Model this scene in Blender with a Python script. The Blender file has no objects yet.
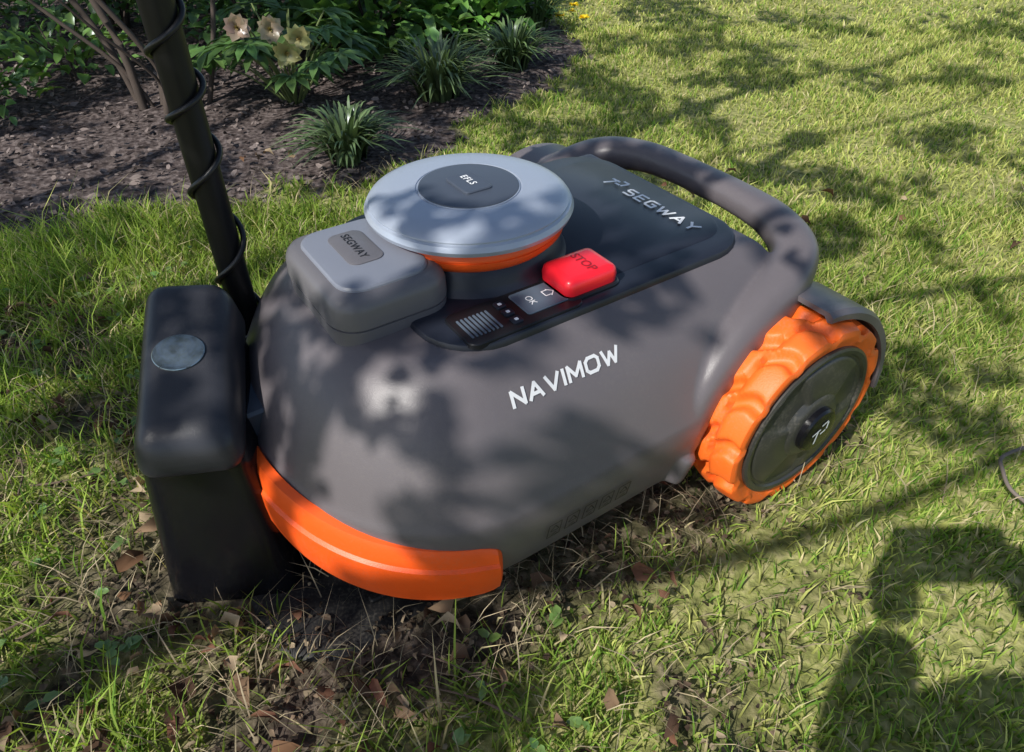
import bpy, bmesh, math, random
import numpy as np
from mathutils import Vector, Matrix
from mathutils.bvhtree import BVHTree
random.seed(7); rng=np.random.default_rng(7)
S=bpy.context.scene
S.view_settings.view_transform='Standard'; S.view_settings.look='None'; S.view_settings.exposure=0
COL=S.collection
# ------------------------------------------------ helpers
def link(o,parent=None):
    COL.objects.link(o)
    if parent: o.parent=parent
    return o
def empty(name,loc=(0,0,0),rz=0):
    o=bpy.data.objects.new(name,None); o.location=loc; o.rotation_euler=(0,0,rz); o.empty_display_size=.1
    return link(o)
def pymesh(name,V,F,mat=None,parent=None,smooth=35):
    me=bpy.data.meshes.new(name); me.from_pydata([tuple(v) for v in V],[],F)
    bm=bmesh.new(); bm.from_mesh(me); bmesh.ops.recalc_face_normals(bm,faces=bm.faces); bm.to_mesh(me); bm.free()
    if smooth:
        me.polygons.foreach_set('use_smooth',[True]*len(me.polygons)); me.set_sharp_from_angle(angle=math.radians(smooth))
    if mat: me.materials.append(mat)
    return link(bpy.data.objects.new(name,me),parent)
def npmesh(name,V,loops,starts,mat,cols=None,parent=None,smooth=False):
    me=bpy.data.meshes.new(name)
    me.vertices.add(len(V)); me.vertices.foreach_set('co',np.asarray(V,dtype=np.float32).ravel())
    me.loops.add(len(loops)); me.loops.foreach_set('vertex_index',np.asarray(loops,dtype=np.int32))
    me.polygons.add(len(starts)); me.polygons.foreach_set('loop_start',np.asarray(starts,dtype=np.int32))
    me.update(calc_edges=True)
    if cols is not None:
        a=me.attributes.new('col','FLOAT_COLOR','POINT'); c=np.ones((len(V),4),dtype=np.float32); c[:,:3]=cols
        a.data.foreach_set('color',c.ravel())
    if smooth: me.polygons.foreach_set('use_smooth',[True]*len(me.polygons))
    me.materials.append(mat)
    return link(bpy.data.objects.new(name,me),parent)
def vnoise(x,y,scale,seed):
    r=np.random.default_rng(seed).random((128,128))
    fx=np.asarray(x)/scale+500.3; fy=np.asarray(y)/scale+500.7
    ix=np.floor(fx).astype(int); iy=np.floor(fy).astype(int); tx=fx-ix; ty=fy-iy
    tx=tx*tx*(3-2*tx); ty=ty*ty*(3-2*ty)
    g=lambda a,b:r[a%128,b%128]
    return (g(ix,iy)*(1-tx)+g(ix+1,iy)*tx)*(1-ty)+(g(ix,iy+1)*(1-tx)+g(ix+1,iy+1)*tx)*ty
def catmull(P,sub):
    P=np.array(P,float); out=[]
    n=len(P)
    for i in range(n-1):
        p0=P[max(i-1,0)];p1=P[i];p2=P[i+1];p3=P[min(i+2,n-1)]
        for k in range(sub):
            t=k/sub
            out.append(.5*((2*p1)+(-p0+p2)*t+(2*p0-5*p1+4*p2-p3)*t*t+(-p0+3*p1-3*p2+p3)*t**3))
    out.append(P[-1]); return np.array(out)
def loft(name,rings,mat,parent=None,cap=(True,True),closed=True,smooth=35):
    n=len(rings[0]); V=[v for r in rings for v in r]; F=[]
    for k in range(len(rings)-1):
        for i in range(n if closed else n-1):
            j=(i+1)%n; F.append((k*n+i,k*n+j,(k+1)*n+j,(k+1)*n+i))
    if cap[0]: F.append(tuple(range(n))[::-1])
    if cap[1]: F.append(tuple((len(rings)-1)*n+i for i in range(n)))
    return pymesh(name,V,F,mat,parent,smooth)
def rrect(hx,hy,r,n=7):
    pts=[]
    r=min(r,hx,hy)
    for cx,cy,a0 in ((hx-r,hy-r,0),(-hx+r,hy-r,90),(-hx+r,-hy+r,180),(hx-r,-hy+r,270)):
        for k in range(n+1):
            a=math.radians(a0+90*k/n); pts.append((cx+r*math.cos(a),cy+r*math.sin(a)))
    return pts
def slab(name,cx,cy,hx,hy,r,levels,mat,parent=None,smooth=30,M=None):
    rings=[]
    for z,ins in levels:
        rings.append([(cx+p[0],cy+p[1],z) for p in rrect(hx-ins,hy-ins,max(r-ins,.0008))])
    if M: rings=[[tuple(M@Vector(v)) for v in rg] for rg in rings]
    return loft(name,rings,mat,parent,smooth=smooth)
def lathe(name,prof,mat,parent=None,n=96,M=None,smooth=35):
    rings=[[(r*math.cos(2*math.pi*i/n),r*math.sin(2*math.pi*i/n),z) for i in range(n)] for r,z in prof]
    if M: rings=[[tuple(M@Vector(v)) for v in rg] for rg in rings]
    return loft(name,rings,mat,parent,smooth=smooth)
def sweep(name,path,rads,mat,parent=None,n=20,sub=8,exp=2.0):
    Q=catmull([list(p)+list(r) for p,r in zip(path,rads)],sub); rings=[]
    for i,q in enumerate(Q):
        a=Q[max(i-1,0)][:3]; b=Q[min(i+1,len(Q)-1)][:3]
        t=Vector(b-a).normalized(); up=Vector((0,0,1)); 
        if abs(t.z)>.95: up=Vector((0,1,0))
        sd=t.cross(up).normalized(); u2=sd.cross(t).normalized(); c=Vector(q[:3]); rg=[]
        for k in range(n):
            an=2*math.pi*k/n; cs,sn=math.cos(an),math.sin(an)
            cs=math.copysign(abs(cs)**(2/exp),cs); sn=math.copysign(abs(sn)**(2/exp),sn)
            rg.append(tuple(c+sd*cs*q[3]+u2*sn*q[4]))
        rings.append(rg)
    return loft(name,rings,mat,parent,smooth=50)
# ------------------------------------------------ materials
def newmat(name):
    m=bpy.data.materials.new(name); m.use_nodes=True; nt=m.node_tree; return m,nt,nt.nodes['Principled BSDF']
def pmat(name,col,rough=.5,metal=0,var=.12,vscale=8,bump=0,bscale=600,spec=.5,dust=0,coat=0):
    m,nt,b=newmat(name); N=nt.nodes; L=nt.links
    tc=N.new('ShaderNodeTexCoord'); no=N.new('ShaderNodeTexNoise'); no.inputs['Scale'].default_value=vscale; no.inputs['Detail'].default_value=5
    L.new(tc.outputs['Object'],no.inputs['Vector'])
    mx=N.new('ShaderNodeMix'); mx.data_type='RGBA'
    mx.inputs['A'].default_value=(*[c*(1-var) for c in col],1); mx.inputs['B'].default_value=(*[min(1,c*(1+var)) for c in col],1)
    L.new(no.outputs['Fac'],mx.inputs['Factor'])
    out=mx.outputs['Result']
    if dust:
        n2=N.new('ShaderNodeTexNoise'); n2.inputs['Scale'].default_value=260; n2.inputs['Detail'].default_value=3; L.new(tc.outputs['Object'],n2.inputs['Vector'])
        mu=N.new('ShaderNodeMath'); mu.operation='MULTIPLY'; L.new(n2.outputs['Fac'],mu.inputs[0]); L.new(no.outputs['Fac'],mu.inputs[1])
        rp=N.new('ShaderNodeMapRange'); rp.inputs['From Min'].default_value=.26; rp.inputs['From Max'].default_value=.5; rp.inputs['To Max'].default_value=dust
        L.new(mu.outputs[0],rp.inputs['Value'])
        m3=N.new('ShaderNodeMix'); m3.data_type='RGBA'; L.new(rp.outputs[0],m3.inputs['Factor']); L.new(out,m3.inputs['A']); m3.inputs['B'].default_value=(.3,.27,.22,1)
        out=m3.outputs['Result']
    L.new(out,b.inputs['Base Color'])
    r=N.new('ShaderNodeMapRange'); r.inputs['To Min'].default_value=max(.03,rough-.07); r.inputs['To Max'].default_value=min(1,rough+.1)
    L.new(no.outputs['Fac'],r.inputs['Value']); L.new(r.outputs[0],b.inputs['Roughness'])
    b.inputs['Metallic'].default_value=metal; b.inputs['Specular IOR Level'].default_value=spec; b.inputs['Coat Weight'].default_value=coat
    if bump:
        nb=N.new('ShaderNodeTexNoise'); nb.inputs['Scale'].default_value=bscale; nb.inputs['Detail'].default_value=2; L.new(tc.outputs['Object'],nb.inputs['Vector'])
        bp=N.new('ShaderNodeBump'); bp.inputs['Strength'].default_value=bump; bp.inputs['Distance'].default_value=.001; L.new(nb.outputs['Fac'],bp.inputs['Height']); L.new(bp.outputs[0],b.inputs['Normal'])
    return m
def leafmat(name,trans=.35,rough=.45,tint=(1.0,1.0,.55),gloss=.0):
    m,nt,b=newmat(name); N=nt.nodes; L=nt.links; N.remove(b)
    at=N.new('ShaderNodeAttribute'); at.attribute_name='col'; out=at.outputs['Color']
    df=N.new('ShaderNodeBsdfDiffuse'); L.new(out,df.inputs['Color']); cur=df.outputs[0]
    if trans:
        tr=N.new('ShaderNodeBsdfTranslucent'); mc=N.new('ShaderNodeMix'); mc.data_type='RGBA'; mc.blend_type='MULTIPLY'; mc.inputs['Factor'].default_value=1
        L.new(out,mc.inputs['A']); mc.inputs['B'].default_value=(*tint,1); L.new(mc.outputs['Result'],tr.inputs['Color'])
        ms=N.new('ShaderNodeMixShader'); ms.inputs[0].default_value=trans; L.new(cur,ms.inputs[1]); L.new(tr.outputs[0],ms.inputs[2]); cur=ms.outputs[0]
    if gloss:
        gl=N.new('ShaderNodeBsdfGlossy'); gl.inputs['Roughness'].default_value=rough; gl.inputs['Color'].default_value=(.8,.85,.9,1)
        ms=N.new('ShaderNodeMixShader'); ms.inputs[0].default_value=gloss; L.new(cur,ms.inputs[1]); L.new(gl.outputs[0],ms.inputs[2]); cur=ms.outputs[0]
    L.new(cur,N['Material Output'].inputs['Surface'])
    return m
M_body=pmat('body_grey_plastic',(.128,.114,.122),.35,var=.07,bump=.22,bscale=900,dust=.09)
M_deck=pmat('deck_dark_plastic',(.018,.021,.032),.33,var=.1,bump=.1,bscale=900,dust=.02,spec=.4)
M_key=pmat('keypad_black',(.012,.013,.016),.28,var=.1,spec=.35)
M_screen=pmat('screen',(.10,.13,.17),.4,var=.05,spec=.3)
M_dome=pmat('dome_silver',(.42,.47,.56),.32,metal=.3,var=.05,bump=.15,bscale=1200,dust=.08)
M_domec=pmat('dome_centre',(.075,.09,.12),.38,metal=.2,var=.05)
M_pod=pmat('pod_grey',(.135,.13,.142),.38,var=.05,bump=.15,bscale=900,dust=.1)
M_lid=pmat('pod_lid',(.20,.215,.26),.36,var=.05,bump=.1,bscale=900,dust=.08)
M_orange=pmat('orange_plastic',(.95,.11,.012),.42,var=.05,bump=.2,bscale=700,dust=.14)
M_tyre=pmat('orange_tyre_rubber',(.95,.16,.018),.5,var=.08,bump=.3,bscale=500,dust=.24,vscale=20)
M_hub=pmat('hub_dark',(.040,.040,.037),.34,var=.1,dust=.3,vscale=14)
M_black=pmat('black_plastic',(.006,.006,.008),.20,var=.15,bump=.06,bscale=600,dust=.015,spec=.4)
M_blackm=pmat('black_matte',(.009,.009,.010),.55,var=.2,dust=.22,spec=.3)
M_cap=pmat('station_cap',(.030,.031,.038),.34,var=.08,bump=.25,bscale=900,dust=.06)
M_red=pmat('stop_button_red',(.85,.015,.03),.3,var=.04,coat=.3)
M_white=pmat('logo_white',(.88,.89,.9),.45,var=.03)
M_lgrey=pmat('lettering_light_grey',(.68,.69,.71),.45,var=.03)
M_print=pmat('dark_print',(.012,.012,.014),.5,var=.03)
M_led=pmat('indicator_glass',(.20,.25,.28),.06,metal=.75,var=.95,vscale=70,spec=.8)  # strong colour noise paints in the light and dark of reflected trees
M_pole=pmat('pole_black',(.008,.008,.009),.38,var=.2,bump=.1,bscale=500,spec=.3)
M_cable=pmat('cable_black',(.006,.006,.007),.35,var=.2)
M_grass=leafmat('grass_blades',.42,tint=(1,1,.5))
M_leaf=leafmat('plant_leaves',.25,.35,gloss=.07)
M_tree=leafmat('tree_leaves',0)
M_dry=leafmat('dry_leaves',.12,tint=(1,.8,.6))
M_chip=leafmat('bark_chips',0)
M_bark=pmat('bark',(.065,.048,.038),.85,var=.35,vscale=20,bump=.8,bscale=60)
# ------------------------------------------------ sun / layout constants
EL=math.radians(43.5); DX,DY=.69,.724
K=1/math.tan(EL); D=np.array([DX*K,DY*K])      # shadow shift per metre of height
W0=.675; TH=math.radians(34)
A=np.array([math.cos(TH),math.sin(TH)]); B=np.array([-math.sin(TH),math.cos(TH)])
def loc2(x,y): # world->mower local
    px=np.asarray(x)-B[0]*W0; py=np.asarray(y)-B[1]*W0
    return px*A[0]+py*A[1], px*B[0]+py*B[1]
# ------------------------------------------------ mower
mower=empty('robotic_lawn_mower',(B[0]*W0,B[1]*W0,0),TH)
LV=[(.070,.250,.088,.545),(.085,.262,.078,.548),(.12,.274,.070,.548),(.165,.282,.074,.55),(.192,.281,.078,.56),(.202,.277,.084,.568),(.25,.254,.106,.625),(.285,.234,.126,.685),(.312,.212,.148,.725),(.330,.192,.168,.735),(.342,.173,.19,.727)]
SC=.30
def outline(W,sf,sr,off=0,n=2.2,nf=40,ns=12,smax=None):
    W=W+off; L=SC-sf+off; p=[]
    for k in range(ns): p.append((sr+(SC-sr)*k/ns,-W))
    for k in range(nf+1):
        f=-math.pi/2+math.pi*k/nf
        p.append((SC-L*abs(math.cos(f))**(2/n), W*math.copysign(abs(math.sin(f))**(2/n),math.sin(f))))
    for k in range(1,ns+1): p.append((SC+(sr-SC)*k/ns,W))
    return p
lv=catmull(LV,4)
hood0=loft('hood_a',[[(x,y,q[0]) for x,y in outline(q[1],q[2],q[3])] for q in lv],None,None,smooth=40)
path=[(.535,-.260,.085),(.545,-.262,.14),(.575,-.254,.20),(.62,-.244,.240),(.68,-.233,.272),(.735,-.222,.300),(.780,-.195,.321),(.808,-.135,.331),(.816,-.06,.334),(.817,0,.334)]
rad=[(.014,.02),(.018,.028),(.024,.038),(.029,.044),(.032,.042),(.033,.034),(.031,.027),(.028,.023),(.026,.021),(.026,.021)]
path+= [(p[0],-p[1],p[2]) for p in path[-2::-1]]; rad+=rad[-2::-1]
h1=sweep('hood_b',path,rad,None,None,n=28,sub=8,exp=2.5)
bm=bmesh.new(); bm.from_mesh(hood0.data); bm.from_mesh(h1.data); me=bpy.data.meshes.new('hood_and_handle'); bm.to_mesh(me); bm.free()
bpy.data.objects.remove(hood0); bpy.data.objects.remove(h1)
tmp=link(bpy.data.objects.new('t',me)); r_=tmp.modifiers.new('r','REMESH'); r_.mode='VOXEL'; r_.voxel_size=.0034; r_.use_smooth_shade=True
sm=tmp.modifiers.new('s','SMOOTH'); sm.factor=.5; sm.iterations=11
bpy.context.view_layer.update()
me2=bpy.data.meshes.new_from_object(tmp.evaluated_get(bpy.context.evaluated_depsgraph_get())); bpy.data.objects.remove(tmp)
me2.name='hood_and_handle'; me2.materials.clear(); me2.materials.append(M_body); me2.polygons.foreach_set('use_smooth',[True]*len(me2.polygons))
hood=link(bpy.data.objects.new('hood_and_handle',me2),mower)
bvh_hood=BVHTree.FromPolygons([v.co.copy() for v in me2.vertices],[tuple(p.vertices) for p in me2.polygons])
# bumper
P=np.array([p for p in outline(.276,.073,.262,0,ns=1)][1:-1]); k=P[:,0]<.268; P=P[k]
seg=np.r_[0,np.cumsum(np.linalg.norm(np.diff(P,axis=0),axis=1))]; T=seg[-1]; rings=[]
for d in list(np.array([0,.003,.008,.016,.026]))+list(np.linspace(.04,T-.04,70))+[T-.026,T-.016,T-.008,T-.003,T]:
    x=float(np.interp(d,seg,P[:,0])); y=float(np.interp(d,seg,P[:,1]))
    x2=np.interp(min(d+.004,T),seg,P[:,0])-np.interp(max(d-.004,0),seg,P[:,0]); y2=np.interp(min(d+.004,T),seg,P[:,1])-np.interp(max(d-.004,0),seg,P[:,1])
    l=math.hypot(x2,y2); nx,ny=-y2/l,x2/l
    if (x-SC)*nx+y*ny<0: nx,ny=-nx,-ny
    e=min(d,T-d); f=math.sqrt(max(0,1-(1-min(e/.03,1))**2))*.5+.5
    m=max(0.0,math.sin(math.pi*d/T))**.8
    zc=.124+.020*m; hh=(.039+.016*m)*f
    of=[(-1,-.004),(-.97,.006),(-.85,.012),(-.4,.017),(.0,.0175),(.35,.0165),(.42,.0125),(.8,.010),(.95,.006),(1,-.004)]
    g=min(e/.006,1)
    rings.append([(x+nx*(o*(g*.9+.1)),y+ny*(o*(g*.9+.1)),zc+a*hh) for a,o in of]+[(x-nx*.012,y-ny*.012,zc+hh*.6),(x-nx*.012,y-ny*.012,zc-hh*.6)])
loft('front_bumper',rings,M_orange,mower,smooth=28)
# chassis
slab('chassis',.49,0,.27,.205,.05,[(.05,.02),(.06,.0),(.24,0),(.26,.03)],M_blackm,mower)
slab('cutting_disc_guard',.33,0,.20,.2,.16,[(.035,.01),(.04,0),(.09,0)],M_blackm,mower)
# deck
slab('top_panel',.492,0,.233,.176,.07,[(.325,.0),(.343,0),(.3475,.0025),(.349,.007)],M_deck,mower)
slab('panel_inset',.585,0,.130,.142,.05,[(.346,.0),(.3492,0),(.3502,.002)],M_deck,mower)
# dome
DC=.402; DR=.014
Td=Matrix.Translation((DC,DR,0))
lathe('dome_plate',[(.0,.4325),(.05,.4322),(.062,.4315),(.0625,.4298),(.064,.4298),(.0645,.4312),(.09,.4292),(.110,.4262),(.119,.4225),(.1215,.4205),(.1212,.4185),(.1245,.4165),(.1275,.411),(.1255,.4055),(.118,.402),(.108,.400)][::-1],M_dome,mower,M=Td,smooth=30)
lathe('dome_centre_disc',[(.0,.4338),(.055,.4335),(.0605,.4325),(.0612,.430)][::-1],M_domec,mower,M=Td)
lathe('dome_ring',[(.104,.404),(.114,.401),(.117,.396),(.1172,.3935),(.1155,.393),(.1155,.3915),(.117,.391),(.116,.385),(.108,.376),(.10,.372)][::-1],M_orange,mower,M=Td)
lathe('dome_base',[(.100,.378),(.108,.376),(.113,.368),(.115,.36),(.119,.352),(.126,.345)][::-1],M_deck,mower,M=Td)
slab('dome_label',DC,DR,.019,.026,.006,[(.433,0),(.4352,0),(.4362,.0015)],M_domec,mower)
# camera pod
PX=.250; PR=-.001
lvp=[(.318,.004),(.34,.001),(.356,0),(.3565,.0022),(.3585,.0022),(.359,-.0005),(.379,0),(.386,.0025),(.391,.007),(.394,.014)]
slab('camera_pod',PX,PR,.070,.090,.034,lvp,M_pod,mower,smooth=25)
slab('camera_pod_lid',PX+.001,PR,.054,.073,.028,[(.391,-.001),(.3958,0),(.3978,.002),(.3985,.006)],M_lid,mower)
slab('camera_pod_badge',PX-.003,PR+.010,.021,.038,.012,[(.3980,0),(.3996,0),(.4002,.0012)],M_pod,mower)
# keypad, screen, stop
slab('keypad',.366,-.138,.076,.033,.012,[(.345,0),(.3505,0),(.3515,.0012)],M_key,mower)
slab('keypad_screen',.403,-.134,.030,.022,.004,[(.350,0),(.3524,0),(.353,.0008)],M_screen,mower)
for i in range(8):
    slab('speaker_slot_%d'%i,.300+i*.0052,-.140,.0012,.018,.0008,[(.351,0),(.3526,0)],M_screen,mower)
for i in range(3):
    slab('key_%d'%i,.356,-.156+i*.017,.0065,.0065,.003,[(.351,0),(.3530,.0),(.3535,.001)],M_deck,mower)
    slab('key_mark_%d'%i,.356,-.156+i*.017,.0022,.0022,.001,[(.3533,0),(.3538,0)],M_white,mower)
slab('stop_button',.464,-.128,.038,.030,.011,[(.345,.002),(.362,0),(.369,.0015),(.3725,.005),(.3735,.011)],M_red,mower,smooth=50)
slab('stop_button_collar',.464,-.128,.042,.034,.016,[(.345,0),(.3515,0),(.353,.002)],M_key,mower)
def ptext(name,txt,size,o,xd,yd,rd,mat,bvh=None,shear=0,off=.0008,bold=.0,sp=1.0,parent=None,xs=1.0):
    cu=bpy.data.curves.new(name,'FONT'); cu.body=txt; cu.size=size; cu.shear=shear; cu.offset=bold; cu.space_character=sp; cu.resolution_u=4
    to=bpy.data.objects.new(name+'_tmp',cu); COL.objects.link(to); bpy.context.view_layer.update()
    me=bpy.data.meshes.new_from_object(to.evaluated_get(bpy.context.evaluated_depsgraph_get())); bpy.data.objects.remove(to)
    bm=bmesh.new(); bm.from_mesh(me); bmesh.ops.triangulate(bm,faces=bm.faces); bmesh.ops.subdivide_edges(bm,edges=bm.edges,cuts=1)
    o=Vector(o); xd=Vector(xd).normalized(); yd=Vector(yd).normalized(); rd=Vector(rd).normalized()
    for v in bm.verts:
        p=o+xd*v.co.x*xs+yd*v.co.y
        if bvh:
            h=bvh.ray_cast(p-rd*.1,rd)
            if h[0] is not None: p=h[0]-rd*off
        v.co=p
    bm.to_mesh(me); bm.free(); me.name=name; me.materials.clear(); me.materials.append(mat)
    return link(bpy.data.objects.new(name,me),parent or mower)
sd=(0,.62,-.78)
GL={'N':[(0,0,0,1),(0,1,.75,0),(.75,0,.75,1)],'A':[(0,0,.42,1),(.42,1,.84,0),(.2,.3,.64,.3)],'V':[(0,1,.42,0),(.42,0,.84,1)],'I':[(0,0,0,1)],'M':[(0,0,0,1),(0,1,.45,.25),(.45,.25,.9,1),(.9,1,.9,0)],
 'O':[(.2,0,.7,0),(.7,0,.88,.22),(.88,.22,.88,.78),(.88,.78,.7,1),(.7,1,.2,1),(.2,1,0,.78),(0,.78,0,.22),(0,.22,.2,0)],'W':[(0,1,.28,0),(.28,0,.55,.8),(.55,.8,.82,0),(.82,0,1.1,1)],
 'S':[(0,0,.6,0),(.6,0,.72,.14),(.72,.14,.72,.36),(.72,.36,.6,.5),(.6,.5,.12,.5),(.12,.5,0,.64),(0,.64,0,.86),(0,.86,.12,1),(.12,1,.7,1)],'E':[(0,0,0,1),(0,0,.65,0),(0,.5,.58,.5),(0,1,.65,1)],
 'G':[(.75,1,.15,1),(.15,1,0,.82),(0,.82,0,.18),(0,.18,.15,0),(.15,0,.75,0),(.75,0,.75,.5),(.75,.5,.42,.5)],'Y':[(0,1,.38,.48),(.38,.48,.76,1),(.38,.48,.38,0)]}
def blocktext(name,txt,h,o,xd,yd,rd,mat,bvh=None,w=.0032,gap=.34,xs=1.0,shear=0,off=.0012):
    o=Vector(o); xd=Vector(xd).normalized(); yd=Vector(yd).normalized(); rd=Vector(rd).normalized(); V=[];F=[];cx=0;cnt=0
    for ch in txt:
        sg=GL[ch]; wd=max(max(s[0],s[2]) for s in sg)
        for (x0,y0,x1,y1) in sg:
            a=Vector(((cx+x0+y0*shear)*h*xs,y0*h)); b=Vector(((cx+x1+y1*shear)*h*xs,y1*h)); d=(b-a).normalized(); n=Vector((-d.y,d.x))*w/2; a=a-d*w*.32; b=b+d*w*.32
            m=6; k0=len(V); cnt+=1
            for q in range(m+1):
                c=a+(b-a)*q/m
                for sgn in (-1,1):
                    e=c+n*sgn; p=o+xd*e.x+yd*e.y
                    if bvh:
                        hh=bvh.ray_cast(p-rd*.1,rd)
                        if hh[0] is not None: p=hh[0]-rd*off
                    V.append(p-rd*(.00006*(cnt%7)))
            for q in range(m): F.append((k0+2*q,k0+2*q+1,k0+2*q+3,k0+2*q+2))
        cx+=wd+gap
    return pymesh(name,V,F,mat,mower,0)
blocktext('side_lettering','NAVIMOW',.0158,(.307,-.222,.296),(1,0,0),(0,.78,.62),sd,M_lgrey,bvh_hood,w=.0040,gap=.34,xs=1.24,shear=.10)
blocktext('rear_lettering','SEGWAY',.0165,(.662,.020,.3513),(0,-1,0),(1,0,0),(0,0,-1),M_white,None,w=.0038,gap=.36,xs=1.25)
ptext('pod_lettering','SEGWAY',.014,(PX-.008,PR+.041,.4007),(0,-1,0),(1,0,0),(0,0,-1),M_print,None,bold=.0002,sp=1.1)
ptext('dome_lettering','EFLS',.013,(DC-.002,DR+.018,.4367),(0,-1,0),(1,0,0),(0,0,-1),M_white,None,bold=.0002,sp=1.15)
ptext('stop_lettering','STOP',.017,(.464,-.108,.3740),(0,-1,0),(1,0,0),(0,0,-1),pmat('stop_print',(.30,.004,.01),.4),None,bold=.0002)
ptext('screen_lettering','OK',.012,(.386,-.126,.3535),(0,-1,0),(1,0,0),(0,0,-1),M_white,None)
def strokes(name,segs,w,o,xd,yd,mat,parent):
    V=[];F=[];o=Vector(o);xd=Vector(xd);yd=Vector(yd);nd=xd.cross(yd)
    for i,(x0,y0,x1,y1) in enumerate(segs):
        d=Vector((x1-x0,y1-y0)).normalized(); n=Vector((-d.y,d.x))*w/2; k=len(V)
        for (x,y) in ((x0+n.x,y0+n.y),(x1+n.x,y1+n.y),(x1-n.x,y1-n.y),(x0-n.x,y0-n.y)): V.append(o+xd*x+yd*y+nd*.00015*i)
        F.append((k,k+1,k+2,k+3))
    return pymesh(name,V,F,mat,parent,0)
mk=[(0,.020,.016,.020),(.012,.022,.002,.0),(.018,.026,.030,.026),(.030,.024,.026,.012),(.014,.012,.024,.012)]
strokes('rear_mark',mk,.004,(.660,.064,.3513),(0,-1,0),(1,0,0),M_white,mower)
hk=[(0,0,.007,.007),(.007,.007,.014,0),(.002,.001,.002,-.007),(.012,.001,.012,-.007),(.002,-.007,.012,-.007)]
strokes('screen_home_icon',hk,.0014,(.416,-.126,.3535),(0,-1,0),(1,0,0),M_white,mower)
# warning icons on the side
V=[];F=[]
for i in range(5):
    cx=.325+i*.026; 
    segs=[(cx-.009,0,cx+.009,0),(cx+.009,0,cx+.009,.028),(cx+.009,.028,cx-.009,.028),(cx-.009,.028,cx-.009,0),(cx-.006,.014,cx,.024),(cx,.024,cx+.006,.014),(cx-.006,.014,cx+.006,.014),(cx-.004,.004,cx+.003,.009),(cx,.003,cx+.006,.004)]
    for j,(x0,y0,x1,y1) in enumerate(segs):
        d=Vector((x1-x0,y1-y0)).normalized(); n=Vector((-d.y,d.x))*.0008; k=len(V)
        for (x,y) in ((x0+n.x,y0+n.y),(x1+n.x,y1+n.y),(x1-n.x,y1-n.y),(x0-n.x,y0-n.y)):
            h=bvh_hood.ray_cast(Vector((x,-.5,.128+y)),Vector((0,1,0))); V.append((h[0].x,h[0].y-.0022-.0001*j,h[0].z))
        F.append((k,k+1,k+2,k+3))
pymesh('safety_icons',V,F,M_print,mower,0)
# wheels
def wheel(side,cx=.712,R=.147):
    pre='rear_wheel_'+('near' if side<0 else 'far')
    wp=empty(pre); wp.parent=mower; wp.location=(cx,side*.328,R-.004); wp.rotation_euler=(math.radians(90)*(1 if side<0 else -1),0,0)
    n=420; q=R/.141; NL=13
    ys=[(-.078,.085),(-.078,.118),(-.075,.126)]+[(-.072+.068*k/18,None) for k in range(19)]+[(-.001,.129),(.001,.124),(.001,.120),(-.002,.118),(-.004,.110)]
    def lug(th,c):
        u=(NL*th/(2*math.pi)+.28*math.sin(c*2.2)+.5*(c>0))%1.0
        e=min(u,1-u)*2
        main=1/(1+math.exp(-20*(e-.28)))
        mid=1/(1+math.exp(-26*(abs(c)-.10)))
        return main*(.55+.45*mid)
    rings=[]
    for z,r in ys:
        rg=[]
        for i in range(n):
            th=2*math.pi*i/n
            if r is None:
                c=(z+.038)/.034
                rr=.1280+.0130*lug(th,c)-.004*c*c
            else:
                g=lug(th,.98 if z>-.04 else -.98)
                rr=r+(.0065*g if r>.1195 else 0)
            rr*=q
            rg.append((rr*math.cos(th),rr*math.sin(th),z))
        rings.append(rg)
    loft('tyre',rings,M_tyre,wp,cap=(True,True),smooth=40)
    n=120; rings=[]
    for r,z,m in [(.113,-.006,0),(.1125,.001,0),(.109,.003,0),(.104,.0022,0),(.102,-.001,0),(.099,-.001,0),(.097,.0015,.5),(.094,.003,1),(.07,.006,1),(.052,.0075,1),(.048,.007,.3),(.045,.009,0),(.040,.011,0)]:
        rg=[]
        for i in range(n):
            th=2*math.pi*i/n
            g=1/(1+math.exp(-14*(math.sin(3*th+.6)-.35)))
            rg.append((q*r*math.cos(th),q*r*math.sin(th),z-.006*m*g))
        rings.append(rg)
    loft('hub',rings,M_hub,wp,smooth=30)
    lathe('hub_cap',[(.034,.008),(.034,.018),(.031,.021),(.024,.0222),(0,.0225)],M_black,wp,n=64)
    a=math.radians(20)
    strokes('hub_mark',[(x0-.016,y0-.013,x1-.016,y1-.013) for x0,y0,x1,y1 in mk],.0032,(0,0,.0232),(math.cos(a),math.sin(a),0),(-math.sin(a),math.cos(a),0),M_white,wp)
    rings=[]; a0=88 if side<0 else 135
    for k in range(40):
        an=math.radians(a0-(a0+4)*k/39); r1=.156; r2=.163+.003*math.sin(math.pi*k/39)
        y_in=side*.235; y_out=side*(.312+.018*(k/39)+(.01 if side>0 else 0))
        pr=[(y_in,r1),(y_out-side*.012,r1),(y_out-side*.006,r1-.006),(y_out,r1-.005),(y_out,r2-.005),(y_out-side*.007,r2),(y_in,r2)]
        rings.append([(cx+r*math.cos(an),y,.143+r*math.sin(an)) for y,r in pr])
    loft('fender_'+('near' if side<0 else 'far'),rings,M_body,mower,smooth=35)
    slab('axle_housing_'+('near' if side<0 else 'far'),cx,side*.225,.05,.03,.02,[(.10,0),(.26,0),(.27,.01)],M_blackm,mower)
wheel(-1); wheel(1)
for sgn in (-1,1):
    lathe('front_caster_'+('a' if sgn<0 else 'b'),[(.02,-.018),(.04,-.018),(.045,-.012),(.045,.012),(.04,.018),(.02,.018)],M_blackm,mower,n=32,M=Matrix.Translation((.19,sgn*.15,.062))@Matrix.Rotation(math.pi/2,4,'X'))
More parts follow.
